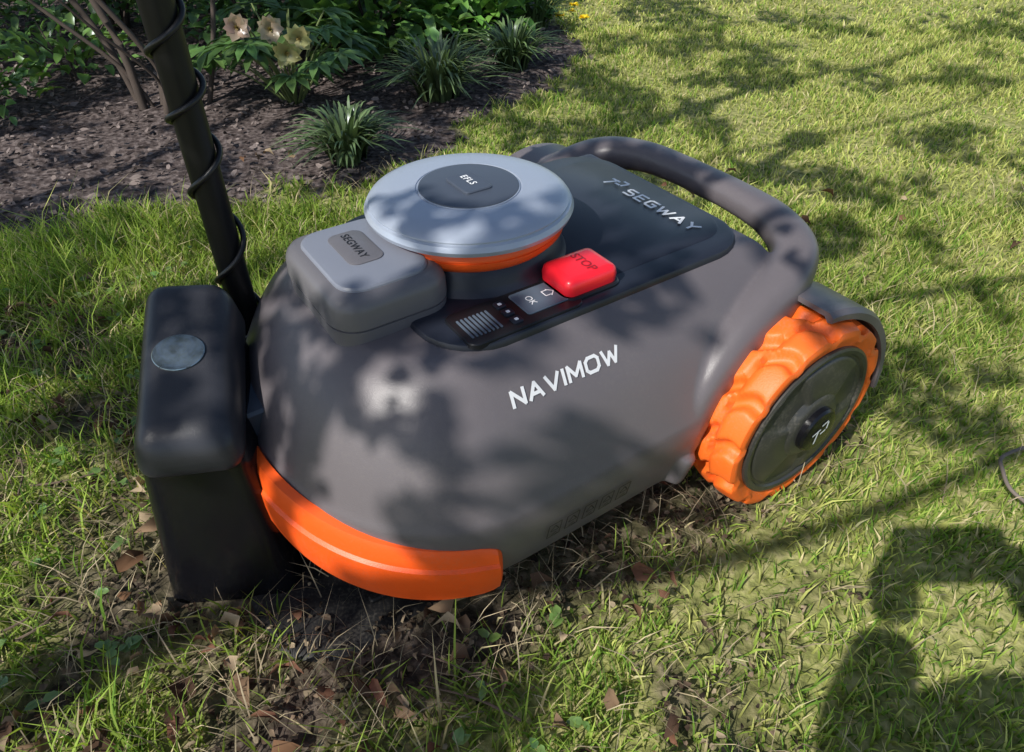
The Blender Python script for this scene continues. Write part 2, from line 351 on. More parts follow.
# ------------------------------------------------ charging station
st=empty('charging_station')
def hexa(name,bot,top,mat,bev,seg=5):
    V=list(bot)+list(top); F=[(0,3,2,1),(4,5,6,7)]+[(i,(i+1)%4,4+(i+1)%4,4+i) for i in range(4)]
    o=pymesh(name,V,F,mat,st,0); bm=bmesh.new(); bm.from_mesh(o.data)
    bmesh.ops.bevel(bm,geom=list(bm.edges),offset=bev,segments=seg,profile=.55,affect='EDGES',clamp_overlap=True); bm.to_mesh(o.data); bm.free()
    o.data.polygons.foreach_set('use_smooth',[True]*len(o.data.polygons)); o.data.set_sharp_from_angle(angle=math.radians(35)); return o
hexa('tower_body',[(-.440,.495,-.03),(-.268,.508,-.03),(-.290,.74,-.03),(-.465,.73,-.03)],[(-.408,.520,.235),(-.296,.545,.235),(-.345,.725,.30),(-.444,.72,.30)],M_black,.026)
hexa('tower_cap',[(-.417,.512,.205),(-.290,.534,.205),(-.337,.745,.27),(-.462,.736,.27)],[(-.404,.524,.262),(-.304,.546,.262),(-.347,.733,.345),(-.444,.726,.345)],M_cap,.026)
ang=math.atan2(.083,.20)
Ml=Matrix.Translation((-.380,.632,.3040))@Matrix.Rotation(math.radians(10),4,'Z')@Matrix.Rotation(ang,4,'X')@Matrix.Diagonal((1.08,.88,1,1))
lathe('indicator',[(.027,-.004),(.027,.0020),(.0262,.0027),(0,.0034)],M_led,st,n=64,M=Ml)
Mb=Matrix.Translation((B[0]*W0,B[1]*W0,0))@Matrix.Rotation(TH,4,'Z')
slab('base_plate',.31,0,.305,.212,.09,[(-.02,0),(.003,0),(.006,.004),(.008,.012)],M_blackm,st,M=Mb)
for i in range(5):
    slab('base_rib_%d'%i,.34,-.16+i*.08,.21,.006,.004,[(.004,0),(.012,0),(.014,.002)],M_blackm,st,M=Mb)
slab('contact_arm',.06,.03,.06,.035,.01,[(.19,.003),(.193,0),(.232,0),(.236,.003)],pmat('contact_bluegrey',(.06,.075,.10),.35),st,M=Mb)
# ------------------------------------------------ pole with cable
pole=empty('antenna_pole',(-.358,.775,0))
sweep('mast',[(0,0,-.05),(.003,0,.5),(.010,0,1.0),(.018,0,1.6)],[(.0180,.0180)]*4,M_pole,pole,n=28,sub=4)
lathe('antenna_head',[(.0,1.70),(.03,1.695),(.055,1.68),(.062,1.655),(.058,1.63),(.03,1.60),(.018,1.59)][::-1],M_cap,pole,M=Matrix.Translation((.018,0,0)))
hp=[]
for i in range(420):
    t=i/419; z=.05+1.5*t; a=2*math.pi*(z*10.5+.22*math.sin(z*11)+.08*math.sin(z*23))+1.6
    r=.0180+.0036+.0012*(1+math.sin(z*37))*.5
    hp.append((.006*z+.003*z*z+r*math.cos(a),r*math.sin(a),z))
sweep('coiled_cable',hp,[(.0036,.0036)]*len(hp),M_cable,pole,n=8,sub=1)
# ------------------------------------------------ ground
bedpoly=np.array([(-9,1.1),(-2.2,1.33),(-1.2,1.44),(-.94,1.55),(-.565,1.65),(-.31,1.86),(-.07,2.25),(.16,2.62),(.26,2.85),(.25,3.1),(.12,3.6),(.0,4.3),(-.3,6),(-1,9),(-9,9)])
def inpoly(x,y,P):
    c=np.zeros(np.shape(x),bool); n=len(P)
    for i in range(n):
        x0,y0=P[i];x1,y1=P[(i+1)%n]
        if y0==y1: continue
        cond=((y0>y)!=(y1>y))&(x<(x1-x0)*(y-y0)/(y1-y0)+x0); c^=cond
    return c
def bedmask(x,y):
    jx=(vnoise(x,y,.09,3)-.5)*.15+(vnoise(x,y,.025,5)-.5)*.12; jy=(vnoise(x,y,.09,4)-.5)*.15+(vnoise(x,y,.025,6)-.5)*.12
    return inpoly(x+jx,y+jy,bedpoly)
def baremask(x,y): # 0..1 thin/bare soil around the station and mower
    s,r=loc2(x,y)
    dx=np.maximum(np.maximum(-.06-s,s-.88),0); dy=np.maximum(np.abs(r)-.275,0); d=np.hypot(dx,dy)
    d2=np.hypot((x+.46)/1.3,(y-.60)/1.3)
    m=np.clip(1.15-d/.08,0,1)*.97
    m=np.maximum(m,np.clip(1.3-d2/.2,0,1)*.85)
    pt=vnoise(x,y,.16,12)*.6+vnoise(x,y,.05,13)*.4
    worn=np.clip((.55-x)/.5,0,1)*np.clip((1.35-y)/.3,0,1)
    m=np.maximum(m,worn*np.clip((pt-.46)*5,0,.85))
    return np.clip(m+(vnoise(x,y,.07,11)-.55)*.5*(m>0),0,1)
def gz(x,y):
    return (vnoise(x,y,.45,21)-.5)*.02+(vnoise(x,y,.11,22)-.5)*.008+np.where(inpoly(x,y,bedpoly),.01*vnoise(x,y,.06,23),0)-.004
xs=np.r_[-200,-80,-30,-14,-8,np.arange(-5,-2.2,.12),np.arange(-2.2,3.2,.025),np.arange(3.2,6.5,.12),9,14,30,80,200]
ys=np.r_[-200,-80,-30,-12,-6,np.arange(-3,-.0,.15),np.arange(0,4.6,.025),np.arange(4.6,9,.12),12,18,40,90,200]
X,Y=np.meshgrid(xs,ys); Z=gz(X,Y)
nx,ny=len(xs),len(ys); V=np.stack([X.ravel(),Y.ravel(),Z.ravel()],1)
i=np.arange(nx-1)[None,:]+np.arange(ny-1)[:,None]*nx; q=np.stack([i,i+1,i+1+nx,i+nx],-1).reshape(-1,4)
bed=bedmask(X.ravel(),Y.ravel()).astype(float); bare=baremask(X.ravel(),Y.ravel())
mg,nt,b=newmat('ground'); N=nt.nodes;L=nt.links
at=N.new('ShaderNodeAttribute'); at.attribute_name='col'; sp=N.new('ShaderNodeSeparateColor'); L.new(at.outputs['Color'],sp.inputs[0])
ge=N.new('ShaderNodeNewGeometry')
def nz(sc,d=5):
    n=N.new('ShaderNodeTexNoise'); n.inputs['Scale'].default_value=sc; n.inputs['Detail'].default_value=d; L.new(ge.outputs['Position'],n.inputs['Vector']); return n
def ramp(src,stops):
    r=N.new('ShaderNodeValToRGB'); e=r.color_ramp.elements
    e[0].position=stops[0][0]; e[0].color=(*stops[0][1],1); e[1].position=stops[-1][0]; e[1].color=(*stops[-1][1],1)
    for p,c in stops[1:-1]:
        x=e.new(p); x.color=(*c,1)
    L.new(src,r.inputs[0]); return r.outputs[0]
n55=nz(60).outputs['Fac']
lawn=ramp(n55,[(.3,(.12,.13,.045)),(.5,(.27,.28,.095)),(.62,(.37,.35,.15)),(.75,(.48,.42,.23))])
soil=ramp(n55,[(.3,(.018,.014,.012)),(.5,(.065,.05,.04)),(.72,(.17,.135,.108))])
mul=ramp(n55,[(.3,(.028,.021,.020)),(.5,(.095,.075,.070)),(.7,(.20,.165,.155))])
def mixc(f,a,c):
    m=N.new('ShaderNodeMix'); m.data_type='RGBA'; L.new(f,m.inputs['Factor']); L.new(a,m.inputs['A']); L.new(c,m.inputs['B']); return m.outputs['Result']
c=mixc(sp.outputs[1],lawn,soil); c=mixc(sp.outputs[0],c,mul); L.new(c,b.inputs['Base Color']); b.inputs['Roughness'].default_value=.95; b.inputs['Specular IOR Level'].default_value=.1
bp=N.new('ShaderNodeBump'); bp.inputs['Strength'].default_value=.9; bp.inputs['Distance'].default_value=.01; L.new(n55,bp.inputs['Height']); L.new(bp.outputs[0],b.inputs['Normal'])
npmesh('ground',V,q.ravel(),np.arange(len(q))*4,mg,np.stack([bed,bare,bed*0],1),smooth=True)
# ------------------------------------------------ grass
def blades(P,h,w,lean,cols):
    n=len(P); yaw=rng.random(n)*2*np.pi; ld=rng.random(n)*2*np.pi
    side=np.stack([np.cos(yaw),np.sin(yaw),np.zeros(n)],1)*w[:,None]/2
    ldv=np.stack([np.cos(ld),np.sin(ld),np.zeros(n)],1)*(lean*h)[:,None]
    up=np.zeros((n,3)); up[:,2]=1
    hz=(h*np.sqrt(np.clip(1-lean**2*.7,.08,1)))[:,None]
    V=np.empty((n,5,3)); V[:,0]=P-side; V[:,1]=P+side
    mid=P+up*hz*.58+ldv*.33; V[:,2]=mid+side*.85; V[:,3]=mid-side*.85; V[:,4]=P+up*hz+ldv
    base=(np.arange(n)*5)[:,None]; loops=(base+np.array([0,1,2,3,3,2,4])[None,:]).ravel()
    starts=((np.arange(n)*7)[:,None]+np.array([0,4])[None,:]).ravel()
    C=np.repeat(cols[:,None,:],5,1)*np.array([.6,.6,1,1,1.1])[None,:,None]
    return V.reshape(-1,3),loops,starts,C.reshape(-1,3)
def sample(n,x0,x1,y0,y1):
    return x0+rng.random(n)*(x1-x0), y0+rng.random(n)*(y1-y0)
def keep_lawn(x,y):
    k=~bedmask(x,y)
    s,r=loc2(x,y)
    k&=~((s>.03)&(s<.61)&(np.abs(r)<.215))
    k&=~((s>.12)&(s<.60)&(np.abs(r)<.275)&(rng.random(len(x))<.90))
    k&=~((s>.62)&(s<.80)&(np.abs(r)>.25)&(np.abs(r)<.33))
    k&=~((x>-.45)&(x<-.27)&(y>.49)&(y<.745))
    bm_=baremask(x,y); k&=rng.random(len(x))>bm_*.94
    pn=vnoise(x,y,.13,31)*.6+vnoise(x,y,.04,32)*.4
    k&=rng.random(len(x))<np.clip(.18+1.45*pn,0,1)
    k&=(np.abs(x)<.95*y+1.0)
    return k
def gcols(x,y,n):
    t=rng.random(n); 
    g=np.array([[.18,.32,.055],[.33,.45,.09],[.56,.58,.19],[.11,.20,.04],[.68,.58,.34]])
    pn=vnoise(x,y,.5,61)*.6+vnoise(x,y,.17,62)*.4
    yel=np.clip(.58+.42*(x-.1)+.16*(y-1.2)+.9*(pn-.5),0.06,.97)
    idx=np.where(t<.10,4,np.where(t<.10+.62*yel,2,np.where(t<.90,1,np.where(rng.random(n)<.5,0,3))))
    idx=np.where((rng.random(n)>yel)&(idx==2),0,idx)
    return np.clip(g[idx]*(.8+.5*rng.random(n))[:,None]*(.85+.4*pn)[:,None],0,.85)
zones=[(125000,-1.3,1.7,.12,1.6,1.0,1.15),(105000,-1.2,3.4,1.5,3.3,.85,1.6),(65000,-.3,5.2,3.2,6.2,.8,2.8)]
Vs=[];Ls=[];Ss=[];Cs=[];vo=0;lo=0
for n,x0,x1,y0,y1,hs,ws in zones:
    x,y=sample(n,x0,x1,y0,y1); k=keep_lawn(x,y); x=x[k];y=y[k]; n=len(x)
    leftness=np.clip((-x+.25)/.9,0,1)*np.clip((1.9-y)/.6,0,1)
    h=(.012+.022*rng.random(n)**1.3)*(1+1.2*leftness)*(0.6+.9*vnoise(x,y,.2,41))*hs
    long_=rng.random(n)<.03+.07*leftness; h=np.where(long_,h*1.9,h)
    w=(.0016+.0016*rng.random(n))*ws
    lean=.25+.75*rng.random(n)
    P=np.stack([x,y,gz(x,y)],1)
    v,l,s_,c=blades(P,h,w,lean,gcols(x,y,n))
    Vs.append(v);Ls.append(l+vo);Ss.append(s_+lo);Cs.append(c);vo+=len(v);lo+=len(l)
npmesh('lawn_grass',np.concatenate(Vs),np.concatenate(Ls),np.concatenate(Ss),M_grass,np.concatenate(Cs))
# dead straw stems
n=14000; x,y=sample(n,-1.2,1.6,.2,1.8); s,r=loc2(x,y); k=(~bedmask(x,y))&~((s>.10)&(s<.86)&(np.abs(r)<.19))&~((x>-.45)&(x<-.27)&(y>.49)&(y<.745)); x=x[k];y=y[k]
k=rng.random(len(x))<np.clip(.12+baremask(x,y)*.8+.3*(x<.2),0,1); x=x[k];y=y[k]; n=len(x)
v,l,s_,c=blades(np.stack([x,y,np.maximum(gz(x,y),.003)+.006+.012*rng.random(n)],1),.02+.055*rng.random(n),.0009+.0010*rng.random(n),.90+.09*rng.random(n),np.array([.52,.43,.28])*(.3+.9*rng.random(n))[:,None])
npmesh('straw',v,l,s_,M_dry,c)
# ------------------------------------------------ generic curved leaves
class Leaves:
    def __init__(s): s.V=[];s.L=[];s.S=[];s.C=[];s.vo=0;s.lo=0
    def add(s,P,dirs,ups,ln,wd,cols,droop=.15,fold=.25,jag=0):
        n=len(P); d=dirs/np.linalg.norm(dirs,axis=1,keepdims=True); sdv=np.cross(d,ups); sdv/=np.linalg.norm(sdv,axis=1,keepdims=True)+1e-9
        u=np.cross(sdv,d); ln=ln[:,None]; wd=wd[:,None]
        V=np.empty((n,8,3))
        V[:,0]=P; 
        V[:,1]=P+d*ln*.33+u*ln*droop*.5;   V[:,2]=P+d*ln*.70+u*ln*droop*.35; V[:,3]=P+d*ln-u*ln*droop*.4
        V[:,4]=P+d*ln*.28+sdv*wd*.48+u*(ln*droop*.5+wd*fold);  V[:,5]=P+d*ln*.70+sdv*wd*.40+u*(ln*droop*.35+wd*fold)
        V[:,6]=P+d*ln*.28-sdv*wd*.48+u*(ln*droop*.5+wd*fold);  V[:,7]=P+d*ln*.70-sdv*wd*.40+u*(ln*droop*.35+wd*fold)
        if jag: V[:,3:]+=(rng.random((n,5,3))-.5)*jag*ln[:,None,:]
        f=[0,1,4, 0,6,1, 1,2,5,4, 1,6,7,2, 2,3,5, 2,7,3]; st=[0,3,6,10,14,17]
        s.V.append(V.reshape(-1,3)); s.L.append(((np.arange(n)*8)[:,None]+np.array(f)).ravel()+s.vo); s.S.append(((np.arange(n)*20)[:,None]+np.array(st)).ravel()+s.lo)
        C=np.repeat(cols[:,None,:],8,1)*np.array([.8,.85,.85,.85,1.05,1.05,1.05,1.05])[None,:,None]; s.C.append(C.reshape(-1,3)); s.vo+=n*8; s.lo+=n*20
    def build(s,name,mat,parent=None): return npmesh(name,np.concatenate(s.V),np.concatenate(s.L),np.concatenate(s.S),mat,np.concatenate(s.C),parent)
def rdir(n,zmin=-1,zmax=1):
    a=rng.random(n)*2*np.pi; z=zmin+(zmax-zmin)*rng.random(n); r=np.sqrt(1-z*z); return np.stack([r*np.cos(a),r*np.sin(a),z],1)
def jit(n,c,v=.3):
    return np.array(c)[None,:]*(1-v/2+v*rng.random(n))[:,None]*(1+(rng.random((n,3))-.5)*.15)
UPV=np.array([0,0,1.0])
# dry leaves on the lawn
x,y=sample(5600,-1.1,1.3,.25,1.9); s,r=loc2(x,y)
k=~((s>.05)&(s<.88)&(np.abs(r)<.21))&~((x>-.47)&(x<-.26)&(y>.48)&(y<.75)); x=x[k];y=y[k]
clump=vnoise(x,y,.10,71)
pr=np.clip(.012+.17*((x<.22)&(y<.72))+.36*(x<-.34)*(y<1.15),0,1)*np.clip((clump-.35)*3,0.1,1.4)
k=rng.random(len(x))<pr; x=x[k];y=y[k]; n=len(x)
L1=Leaves(); cc=np.array([[.17,.095,.055],[.30,.20,.125],[.09,.055,.038],[.42,.32,.21],[.20,.10,.065]])[rng.integers(0,5,n)]
L1.add(np.stack([x,y,np.maximum(gz(x,y),.004)+.010+.014*rng.random(n)],1),rdir(n,-.2,.4),rdir(n,.2,1),.012+.030*rng.random(n)**1.4,.008+.020*rng.random(n)**1.4,cc*(.7+.5*rng.random(n))[:,None],droop=.35,fold=.4,jag=.25)
# crumbs of leaf litter and soil over the plate edge and bare patches
x,y=sample(26000,-1.0,.7,.25,1.2); s,r=loc2(x,y)
k=~((s>.08)&(s<.88)&(np.abs(r)<.19))&~((x>-.46)&(x<-.27)&(y>.49)&(y<.745)); k&=rng.random(len(x))<baremask(x,y)*.45; x=x[k];y=y[k]; n=len(x)
cc=np.array([[.10,.07,.05],[.22,.16,.11],[.05,.038,.03],[.34,.27,.18]])[rng.integers(0,4,n)]
L1.add(np.stack([x,y,np.maximum(gz(x,y),.008)+.001+.004*rng.random(n)],1),rdir(n,-.2,.3),rdir(n,.4,1),.004+.009*rng.random(n),.003+.005*rng.random(n),cc*(.6+.6*rng.random(n))[:,None],droop=.2,fold=.3,jag=.3)
L1.build('dry_leaves',M_dry)
n=320; x,y=sample(n,-1.2,.9,.25,1.4); s,r=loc2(x,y); k=~((s>-.06)&(s<.88)&(np.abs(r)<.28))&~((x>-.48)&(x<-.26)&(y>.48)&(y<.75))&(x<.1); x=x[k];y=y[k]; L2=Leaves()
for _ in range(3):
    n=len(x); L2.add(np.stack([x,y,gz(x,y)+.018+.012*rng.random(n)],1),rdir(n,0,.3),np.repeat(UPV[None],n,0)+.3*rdir(n),.010+.010*rng.random(n),.008+.007*rng.random(n),jit(n,(.16,.27,.07)),droop=.1,fold=.1)
L2.build('lawn_weeds',M_leaf)
# bark mulch
n=18000; x,y=sample(n,-3.2,.4,1.3,5.0); k=bedmask(x,y); x=x[k];y=y[k]; n=len(x); L3=Leaves(); g=rng.random(n)
L3.add(np.stack([x,y,gz(x,y)+.004+.01*rng.random(n)],1),rdir(n,-.25,.3),rdir(n,.5,1),.008+.026*rng.random(n)**2,.005+.011*rng.random(n),np.array([.22,.18,.165])[None]*(.2+1.1*g)[:,None],droop=.05,fold=.05,jag=.15)
L3.build('bark_mulch',M_chip)
# ------------------------------------------------ bed plants
def strap_clump(x,y,R,H,n,col):
    V=[];Lp=[];St=[];C=[];o=0;l=0
    for i in range(n):
        a=random.random()*6.283; rr=R*.3*random.random(); b0=np.array([x+rr*math.cos(a),y+rr*math.sin(a),.005]); a2=a+random.uniform(-.5,.5)
        ln=H*random.uniform(.65,1.35); out=R*random.uniform(.2,1.1); w=random.uniform(.0035,.006); d=np.array([math.cos(a2),math.sin(a2),0]); sdv=np.array([-d[1],d[0],0])
        cc=np.array(col)*random.uniform(.5,1.7); m=6
        for k in range(m+1):
            t=k/m; p=b0+d*out*(t**1.4)+np.array([0,0,1])*ln*(1.25*t-.55*t*t*(1+out/R*.6)); ww=w*(1-t**3)+.0003
            V+= [p-sdv*ww,p+sdv*ww]; C+=[cc*(.5+.6*t)]*2
            if k<m: Lp+=[o+2*k,o+2*k+1,o+2*k+3,o+2*k+2]; St.append(l); l+=4
        o+=2*(m+1)
    return npmesh('ornamental_grass_plant',np.array(V),Lp,St,M_leaf,np.array(C))
strap_clump(-.45,1.88,.17,.18,240,(.12,.18,.075))
strap_clump(-.24,2.40,.23,.23,270,(.13,.19,.075))
strap_clump(.00,2.70,.19,.21,200,(.13,.20,.07))
strap_clump(.10,3.25,.18,.19,130,(.12,.20,.07))
strap_clump(-.12,3.3,.18,.2,130,(.11,.19,.06))
def leafy(name,c,R,H,n,ln,wd,col,zmin=.05,stems=10):
    root=empty(name,(0,0,0)); P=rdir(n,0,1); rad=rng.random(n)**.45
    cl=vnoise(P[:,0]*3+c[0]*7,P[:,1]*3+P[:,2]*4,.5,int(abs(c[0]*100))+5)
    rad=rad*(.7+.45*cl); pos=np.stack([c[0]+P[:,0]*R*rad,c[1]+P[:,1]*R*rad,zmin+np.abs(P[:,2])*(H-zmin)*rad],1)
    d=P.copy(); d[:,2]=d[:,2]*.3-.05; d+=.7*rdir(n); up=np.repeat(UPV[None],n,0)+.5*rdir(n)
    L=Leaves(); L.add(pos,d,up,ln*(.6+.7*rng.random(n)),wd*(.6+.7*rng.random(n)),jit(n,col,.7),droop=.15,fold=.18); L.build('leaves',M_leaf,root)
    for i in range(stems):
        a=random.random()*6.283; r=R*.7*random.random()**.5; 
        sweep('stem_%d'%i,[(c[0]+.1*r*math.cos(a),c[1]+.1*r*math.sin(a),-.02),(c[0]+.45*r*math.cos(a+.2),c[1]+.45*r*math.sin(a+.2),H*.4),(c[0]+r*math.cos(a),c[1]+r*math.sin(a),H*.85)],[(.004+.006*(R>.35),)*2,(.0035+.003*(R>.35),)*2,(.002,)*2],M_bark,root,n=6,sub=3)
    return root
M_stalk=pmat('stalk_green',(.14,.18,.06),.5,var=.3)
def hellebore(c):
    root=empty('hellebore_plant'); L=Leaves(); F=Leaves()
    for i in range(30):
        a=random.random()*6.283; r=.26*random.random()**.5; h=random.uniform(.10,.25); tip=np.array([c[0]+r*math.cos(a),c[1]+r*math.sin(a),h])
        sweep('stalk_%d'%i,[(c[0]+.1*r*math.cos(a),c[1]+.1*r*math.sin(a),-.01),(c[0]+.5*r*math.cos(a),c[1]+.5*r*math.sin(a),h*.6),tuple(tip)],[(.003,.003)]*3,M_stalk,root,n=6,sub=3)
        m=7; fa=a+np.linspace(-1.9,1.9,m); d=np.stack([np.cos(fa),np.sin(fa),np.full(m,-.25)],1)
        L.add(np.repeat(tip[None],m,0),d,np.repeat(UPV[None],m,0)+.1*rdir(m),np.full(m,random.uniform(.08,.13)),np.full(m,random.uniform(.026,.036)),jit(m,(.09,.17,.045),.3)*random.uniform(.7,1.5),droop=.12,fold=.15)
    for j,(fx,fy,fz) in enumerate([(-.80,2.22,.26),(-.64,2.12,.22),(-.61,2.16,.25),(-.70,2.2,.26)]):
        ax=np.array([.25+.2*math.sin(j*3),-.8,.05+.2*math.cos(j*2)]); ax/=np.linalg.norm(ax); e1=np.cross(ax,UPV); e1/=np.linalg.norm(e1); e2=np.cross(e1,ax)
        fc=[(.34,.24,.17),(.40,.40,.15),(.44,.42,.18),(.38,.30,.18)][j%4]
        for lay in range(2):
            m=5; fa=np.arange(m)*2*np.pi/5+j+lay*.62+.2*rng.random(m)
            d=np.outer(np.cos(fa),e1)+np.outer(np.sin(fa),e2)+ax*(.35+.2*rng.random(m))[:,None]
            F.add(np.repeat(np.array([[fx,fy,fz]])-ax*.002*lay,m,0),d,np.repeat(ax[None],m,0),.038+.008*rng.random(m),.034+.008*rng.random(m),jit(m,fc,.4),droop=.2,fold=.12,jag=.06)
        m=16; F.add(np.repeat(np.array([[fx,fy,fz]])+ax*.002,m,0),rdir(m)*.5+ax,rdir(m),np.full(m,.016),np.full(m,.004),jit(m,(.4,.33,.12),.3),droop=0,fold=0)
        sweep('flower_stalk_%d'%j,[(c[0],c[1],0),(fx*.6+c[0]*.4,fy*.6+c[1]*.4,fz*.8),(fx,fy+.02,fz+.02),(fx-.004*ax[0],fy-.004*ax[1],fz)],[(.003,.003)]*4,M_stalk,root,n=6,sub=3)
    L.build('leaves',M_leaf,root); F.build('flowers',M_leaf,root)
hellebore((-.72,2.38))
leafy('broadleaf_shrub',(-.55,2.95),.34,.34,420,.10,.055,(.11,.22,.05),stems=12)
leafy('broadleaf_shrub',(-.18,3.25),.34,.36,420,.09,.05,(.16,.34,.06),stems=12)
leafy('broadleaf_shrub',(-1.0,3.1),.42,.5,700,.07,.035,(.08,.17,.045),stems=14)
leafy('broadleaf_shrub',(-.35,3.9),.6,.7,1100,.08,.045,(.13,.26,.05),stems=14)
leafy('broadleaf_shrub',(-1.7,3.3),.6,.75,1200,.06,.03,(.10,.19,.05),stems=14)
leafy('broadleaf_shrub',(-2.5,2.9),.6,.8,1200,.06,.03,(.10,.19,.05),stems=14)
leafy('broadleaf_shrub',(-1.2,4.3),.8,1.0,1500,.07,.04,(.10,.20,.05),stems=14)
leafy('broadleaf_shrub',(-2.6,4.4),.9,1.3,1800,.07,.04,(.10,.20,.05),stems=14)
leafy('groundcover_plant',(-1.66,2.22),.22,.16,160,.05,.03,(.14,.27,.06),stems=5)
leafy('groundcover_plant',(-1.55,2.6),.25,.2,160,.06,.03,(.14,.27,.06),stems=5)
ws=empty('woody_shrub')
for i,(x,y,tx,ty,h,r) in enumerate([(-1.18,2.28,-1.42,2.45,.75,.014),(-1.13,2.32,-1.2,2.75,.85,.017),(-1.05,2.26,-1.38,2.2,.7,.010),(-1.22,2.35,-1.75,2.6,.8,.012),(-1.0,2.35,-.85,2.7,.8,.009),(-1.1,2.25,-1.05,2.5,.75,.012),(-1.15,2.3,-1.6,2.3,.5,.008),(-1.08,2.3,-1.3,2.1,.45,.006)]):
    sweep('stem_%d'%i,[(x,y,-.02),(x*.8+tx*.2+.02,y*.8+ty*.2,h*.25),(x*.45+tx*.55,y*.45+ty*.55-.01,h*.6),(tx,ty,h)],[(r,r),(r*.85,)*2,(r*.7,)*2,(r*.5,)*2],M_bark,ws,n=10,sub=4)
L4=Leaves(); n=600; P=np.array([-1.25,2.5,.78])+rdir(n)*(rng.random(n)**.4)[:,None]*np.array([.55,.35,.25]); L4.add(P,rdir(n,-.4,.4),np.repeat(UPV[None],n,0)+.5*rdir(n),.04+.03*rng.random(n),.02+.015*rng.random(n),jit(n,(.10,.2,.05),.6)); L4.build('leaves',M_leaf,ws)
L5=Leaves()
for (x,y) in [(.20,3.22),(.25,3.28),(.30,3.18),(.17,3.36),(.27,3.40)]:
    m=20; L5.add(np.repeat(np.array([[x,y,.060]]),m,0),rdir(m,.1,.6),np.repeat(UPV[None],m,0),np.full(m,.026),np.full(m,.012),jit(m,(.9,.68,.02),.1))
L5.build('dandelion_flowers',M_leaf)
sweep('fallen_twig',[(.735,.64,.02),(.712,.665,.03),(.718,.70,.032),(.735,.73,.03),(.80,.76,.025)],[(.0028,.0028)]*5,pmat('twig_grey',(.16,.13,.11),.8,var=.3),None,n=8,sub=5)
M_tw=pmat('twig_brown',(.13,.09,.065),.85,var=.3)
for i in range(22):
    a=random.random()*3.14; cx,cy=random.uniform(-.95,.05),random.uniform(.32,1.0)
    s,r=loc2(np.array([cx]),np.array([cy]))
    if (s[0]>-.08 and abs(r[0])<.30) or (-.5<cx<-.22 and .45<cy<.78): continue
    l=random.uniform(.03,.07); z=float(gz(np.array([cx]),np.array([cy]))[0])+.02
    sweep('fallen_twig',[(cx-l*math.cos(a),cy-l*math.sin(a),z),(cx+.006,cy-.004,z+.006),(cx+l*math.cos(a+.2),cy+l*math.sin(a+.2),z+.003)],[(.0018,.0018),(.0015,.0015),(.0008,.0008)],M_tw,None,n=6,sub=4)
# ------------------------------------------------ overhanging tree (out of frame) that dapples the light
tree=empty('garden_tree')
holes=[(-.125,.548,.2,.055),(.0,.545,.31,.04),(.11,.62,.28,.045),(-.19,.50,.14,.045),(-.10,.60,.27,.02),(-.03,.87,.43,.11),(.10,.72,.37,.04),(-.2,.70,.40,.07),(.33,.92,.34,.07),(.30,.70,.15,.07),(.25,.80,.35,.04),(.42,.62,.15,.12),(-.1,.46,.13,.04),(-.37,.64,.3,.03),(-.02,.60,.26,.014),(.05,.58,.24,.014),(.2,.66,.2,.02),(.16,.64,.3,.02),(.0,.70,.37,.03),(-.3,.62,.25,.03)]
def shade_thr(x,y):
    s,r=loc2(x-D[0]*.25,y-D[1]*.25)
    t=np.full(x.shape,.36)
    t=np.where((s>-.05)&(s<.9)&(np.abs(r)<.33),.62,t)
    t=np.where((x>.45)&(y<1.15),.18,t)
    t=np.where((x>.65)&(y>=1.15),.27,t)
    t=np.where((y>2.6)&(x>.6),.30,t)
    t=np.where(bedmask(x,y),.46,t)
    return t
n=115000; x,y=sample(n,-2.6,4.8,-.3,6.2)
nn=.38*vnoise(x,y,.28,51)+.30*vnoise(x,y,.11,52)+.16*vnoise(x,y,.8,53)+.16*vnoise(x,y,.05,54)
nn=(nn-.5)*2.2+.5
k=nn<shade_thr(x,y)
for (hx,hy,hz_,hr) in holes:
    gx,gy=hx+D[0]*hz_,hy+D[1]*hz_; k&=np.hypot(x-gx,y-gy)>hr+.014
k&=~((x>.30)&(x<.85)&(y>.18)&(y<.78))
x=x[k];y=y[k]; n=len(x); z=1.6+.8*rng.random(n)
P=np.stack([x-D[0]*z,y-D[1]*z,z],1)
# crown shaped for its shadows: leaves sit sunward of chosen shade, gaps over sun patches
LT=Leaves(); d=rdir(n,-.5,.3); up=np.array([-DX,-DY,1.0])[None]+.8*rdir(n)
LT.add(P,d,up,.030+.022*rng.random(n),.020+.016*rng.random(n),jit(n,(.05,.10,.025),.5)); LT.build('crown_leaves',M_tree,tree)
tb=(-4.2,-2.0)
sweep('trunk',[(tb[0],tb[1],-.1),(tb[0]+.05,tb[1],.6),(tb[0]+.15,tb[1]+.05,1.2),(tb[0]+.5,tb[1]+.1,1.9),(tb[0]+.9,tb[1]+.2,2.5)],[(.15,.15),(.12,.12),(.10,.10),(.08,.08),(.04,.04)],M_bark,tree,n=16,sub=4)
for i in range(14):
    j=rng.integers(0,n); e=P[j]; s0=np.array([tb[0]+.2+.3*random.random(),tb[1]+.05,1.4+.6*random.random()]); m1=s0*.6+e*.4+np.array([0,0,.25]); wv=rdir(1)[0]*.12
    sweep('limb_%d'%i,[tuple(s0),tuple(m1+wv),tuple(s0*.45+e*.55-wv+np.array([0,0,.2])),tuple(s0*.2+e*.8+wv*.6+np.array([.05,-.05,.1])),tuple(e)],[(.045,.045),(.024,.024),(.016,.016),(.009,.009),(.004,.004)],M_bark,tree,n=8,sub=4)
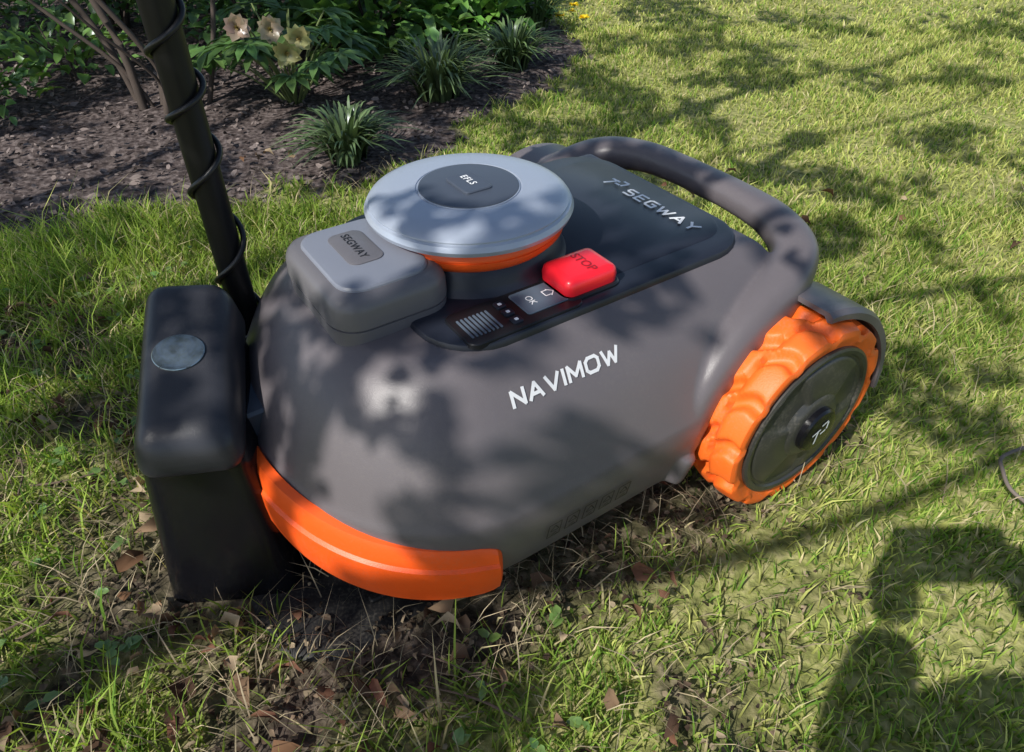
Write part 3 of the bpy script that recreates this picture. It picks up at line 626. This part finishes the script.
# ------------------------------------------------ kneeling photographer (behind the lens; only the shadow is in frame)
ph=empty('photographer')
def skin(name,V,E,R,mat,sub=2):
    me=bpy.data.meshes.new(name); me.from_pydata(V,E,[]); o=link(bpy.data.objects.new(name,me),ph)
    o.modifiers.new('s','SKIN'); 
    for i,r in enumerate(R): me.skin_vertices[0].data[i].radius=(r,r)
    me.skin_vertices[0].data[0].use_root=True
    m=o.modifiers.new('d','SUBSURF'); m.levels=sub; m.render_levels=sub; me.materials.append(mat); return o
M_cloth=pmat('jacket_blue',(.05,.07,.12),.85,var=.2,vscale=30,bump=.5,bscale=200); M_jean=pmat('trousers',(.04,.045,.06),.9,var=.2); M_skin=pmat('skin',(.55,.33,.24),.5,var=.08); M_hair=pmat('hair',(.05,.035,.025),.7)
skin('jacket',[(.05,-.46,.44),(.05,-.43,.60),(.05,-.37,.82),(.05,-.33,.95),(.19,-.34,.90),(.24,-.24,.72),(.10,-.13,.79),(-.09,-.34,.90),(-.165,-.24,.71),(-.095,-.13,.785)],[(0,1),(1,2),(2,3),(2,4),(4,5),(5,6),(2,7),(7,8),(8,9)],[.14,.13,.135,.06,.065,.05,.036,.065,.055,.040],M_cloth)
skin('trousers',[(.05,-.47,.42),(.13,-.42,.36),(.15,-.12,.30),(.15,-.10,.08),(-.03,-.46,.36),(-.05,-.36,.06),(-.05,-.72,.06)],[(0,1),(1,2),(2,3),(0,4),(4,5),(5,6)],[.14,.10,.065,.05,.10,.07,.05],M_jean)
skin('shoe',[(.15,-.14,.045),(.155,-.05,.04),(.16,.02,.03)],[(0,1),(1,2)],[.045,.042,.03],M_black)
skin('shoe_kneeling',[(-.05,-.70,.07),(-.05,-.80,.06),(-.05,-.84,.03)],[(0,1),(1,2)],[.042,.042,.03],M_black)
for sx in (-1,1):
    skin('hand',[(sx*.098,-.13,.79),(sx*.09,-.10,.80),(sx*.083,-.075,.81),(sx*.065,-.06,.80)],[(0,1),(1,2),(2,3)],[.030,.030,.028,.012],M_skin)
    for f in range(4):
        skin('finger_%d'%f,[(sx*.088,-.085,.838-.018*f),(sx*.094,-.058,.832-.018*f),(sx*.078,-.040,.828-.018*f)],[(0,1),(1,2)],[.009,.008,.007],M_skin,1)
skin('head',[(.05,-.33,.94),(.05,-.30,1.03),(.05,-.27,1.09),(.05,-.26,1.15)],[(0,1),(1,2),(2,3)],[.052,.075,.10,.075],M_skin)
skin('hair',[(.05,-.34,1.09),(.05,-.30,1.17),(.05,-.26,1.20)],[(0,1),(1,2)],[.075,.085,.055],M_hair)
slab('phone',0,0,.08,.038,.01,[(-.004,.001),(-.003,0),(.003,0),(.004,.001)],M_black,ph,M=Matrix.Translation((.0,-.045,.815))@Matrix.Rotation(math.radians(50),4,'X'))
# ------------------------------------------------ light, world, camera
w=bpy.data.worlds.new('World'); S.world=w; w.use_nodes=True; nt=w.node_tree
sk=nt.nodes.new('ShaderNodeTexSky'); sk.sky_type='NISHITA'; sk.sun_disc=False; sk.sun_elevation=EL; sk.sun_rotation=math.atan2(-DX,-DY)%(2*math.pi)
nt.links.new(sk.outputs[0],nt.nodes['Background'].inputs['Color']); nt.nodes['Background'].inputs['Strength'].default_value=.15
sl=bpy.data.lights.new('sun','SUN'); sl.energy=5; sl.angle=math.radians(.5); sl.color=(1,.965,.90)
so=link(bpy.data.objects.new('sun',sl)); so.rotation_euler=Vector((DX*math.cos(EL),DY*math.cos(EL),-math.sin(EL))).to_track_quat('-Z','Y').to_euler(); so.location=(-6,-6,8)
cam=bpy.data.cameras.new('camera'); cam.sensor_width=36; cam.lens=24.75; cam.clip_start=.02; cam.clip_end=1000
co=link(bpy.data.objects.new('camera',cam)); co.location=(0,0,.8); co.rotation_euler=(math.radians(50),0,0); S.camera=co
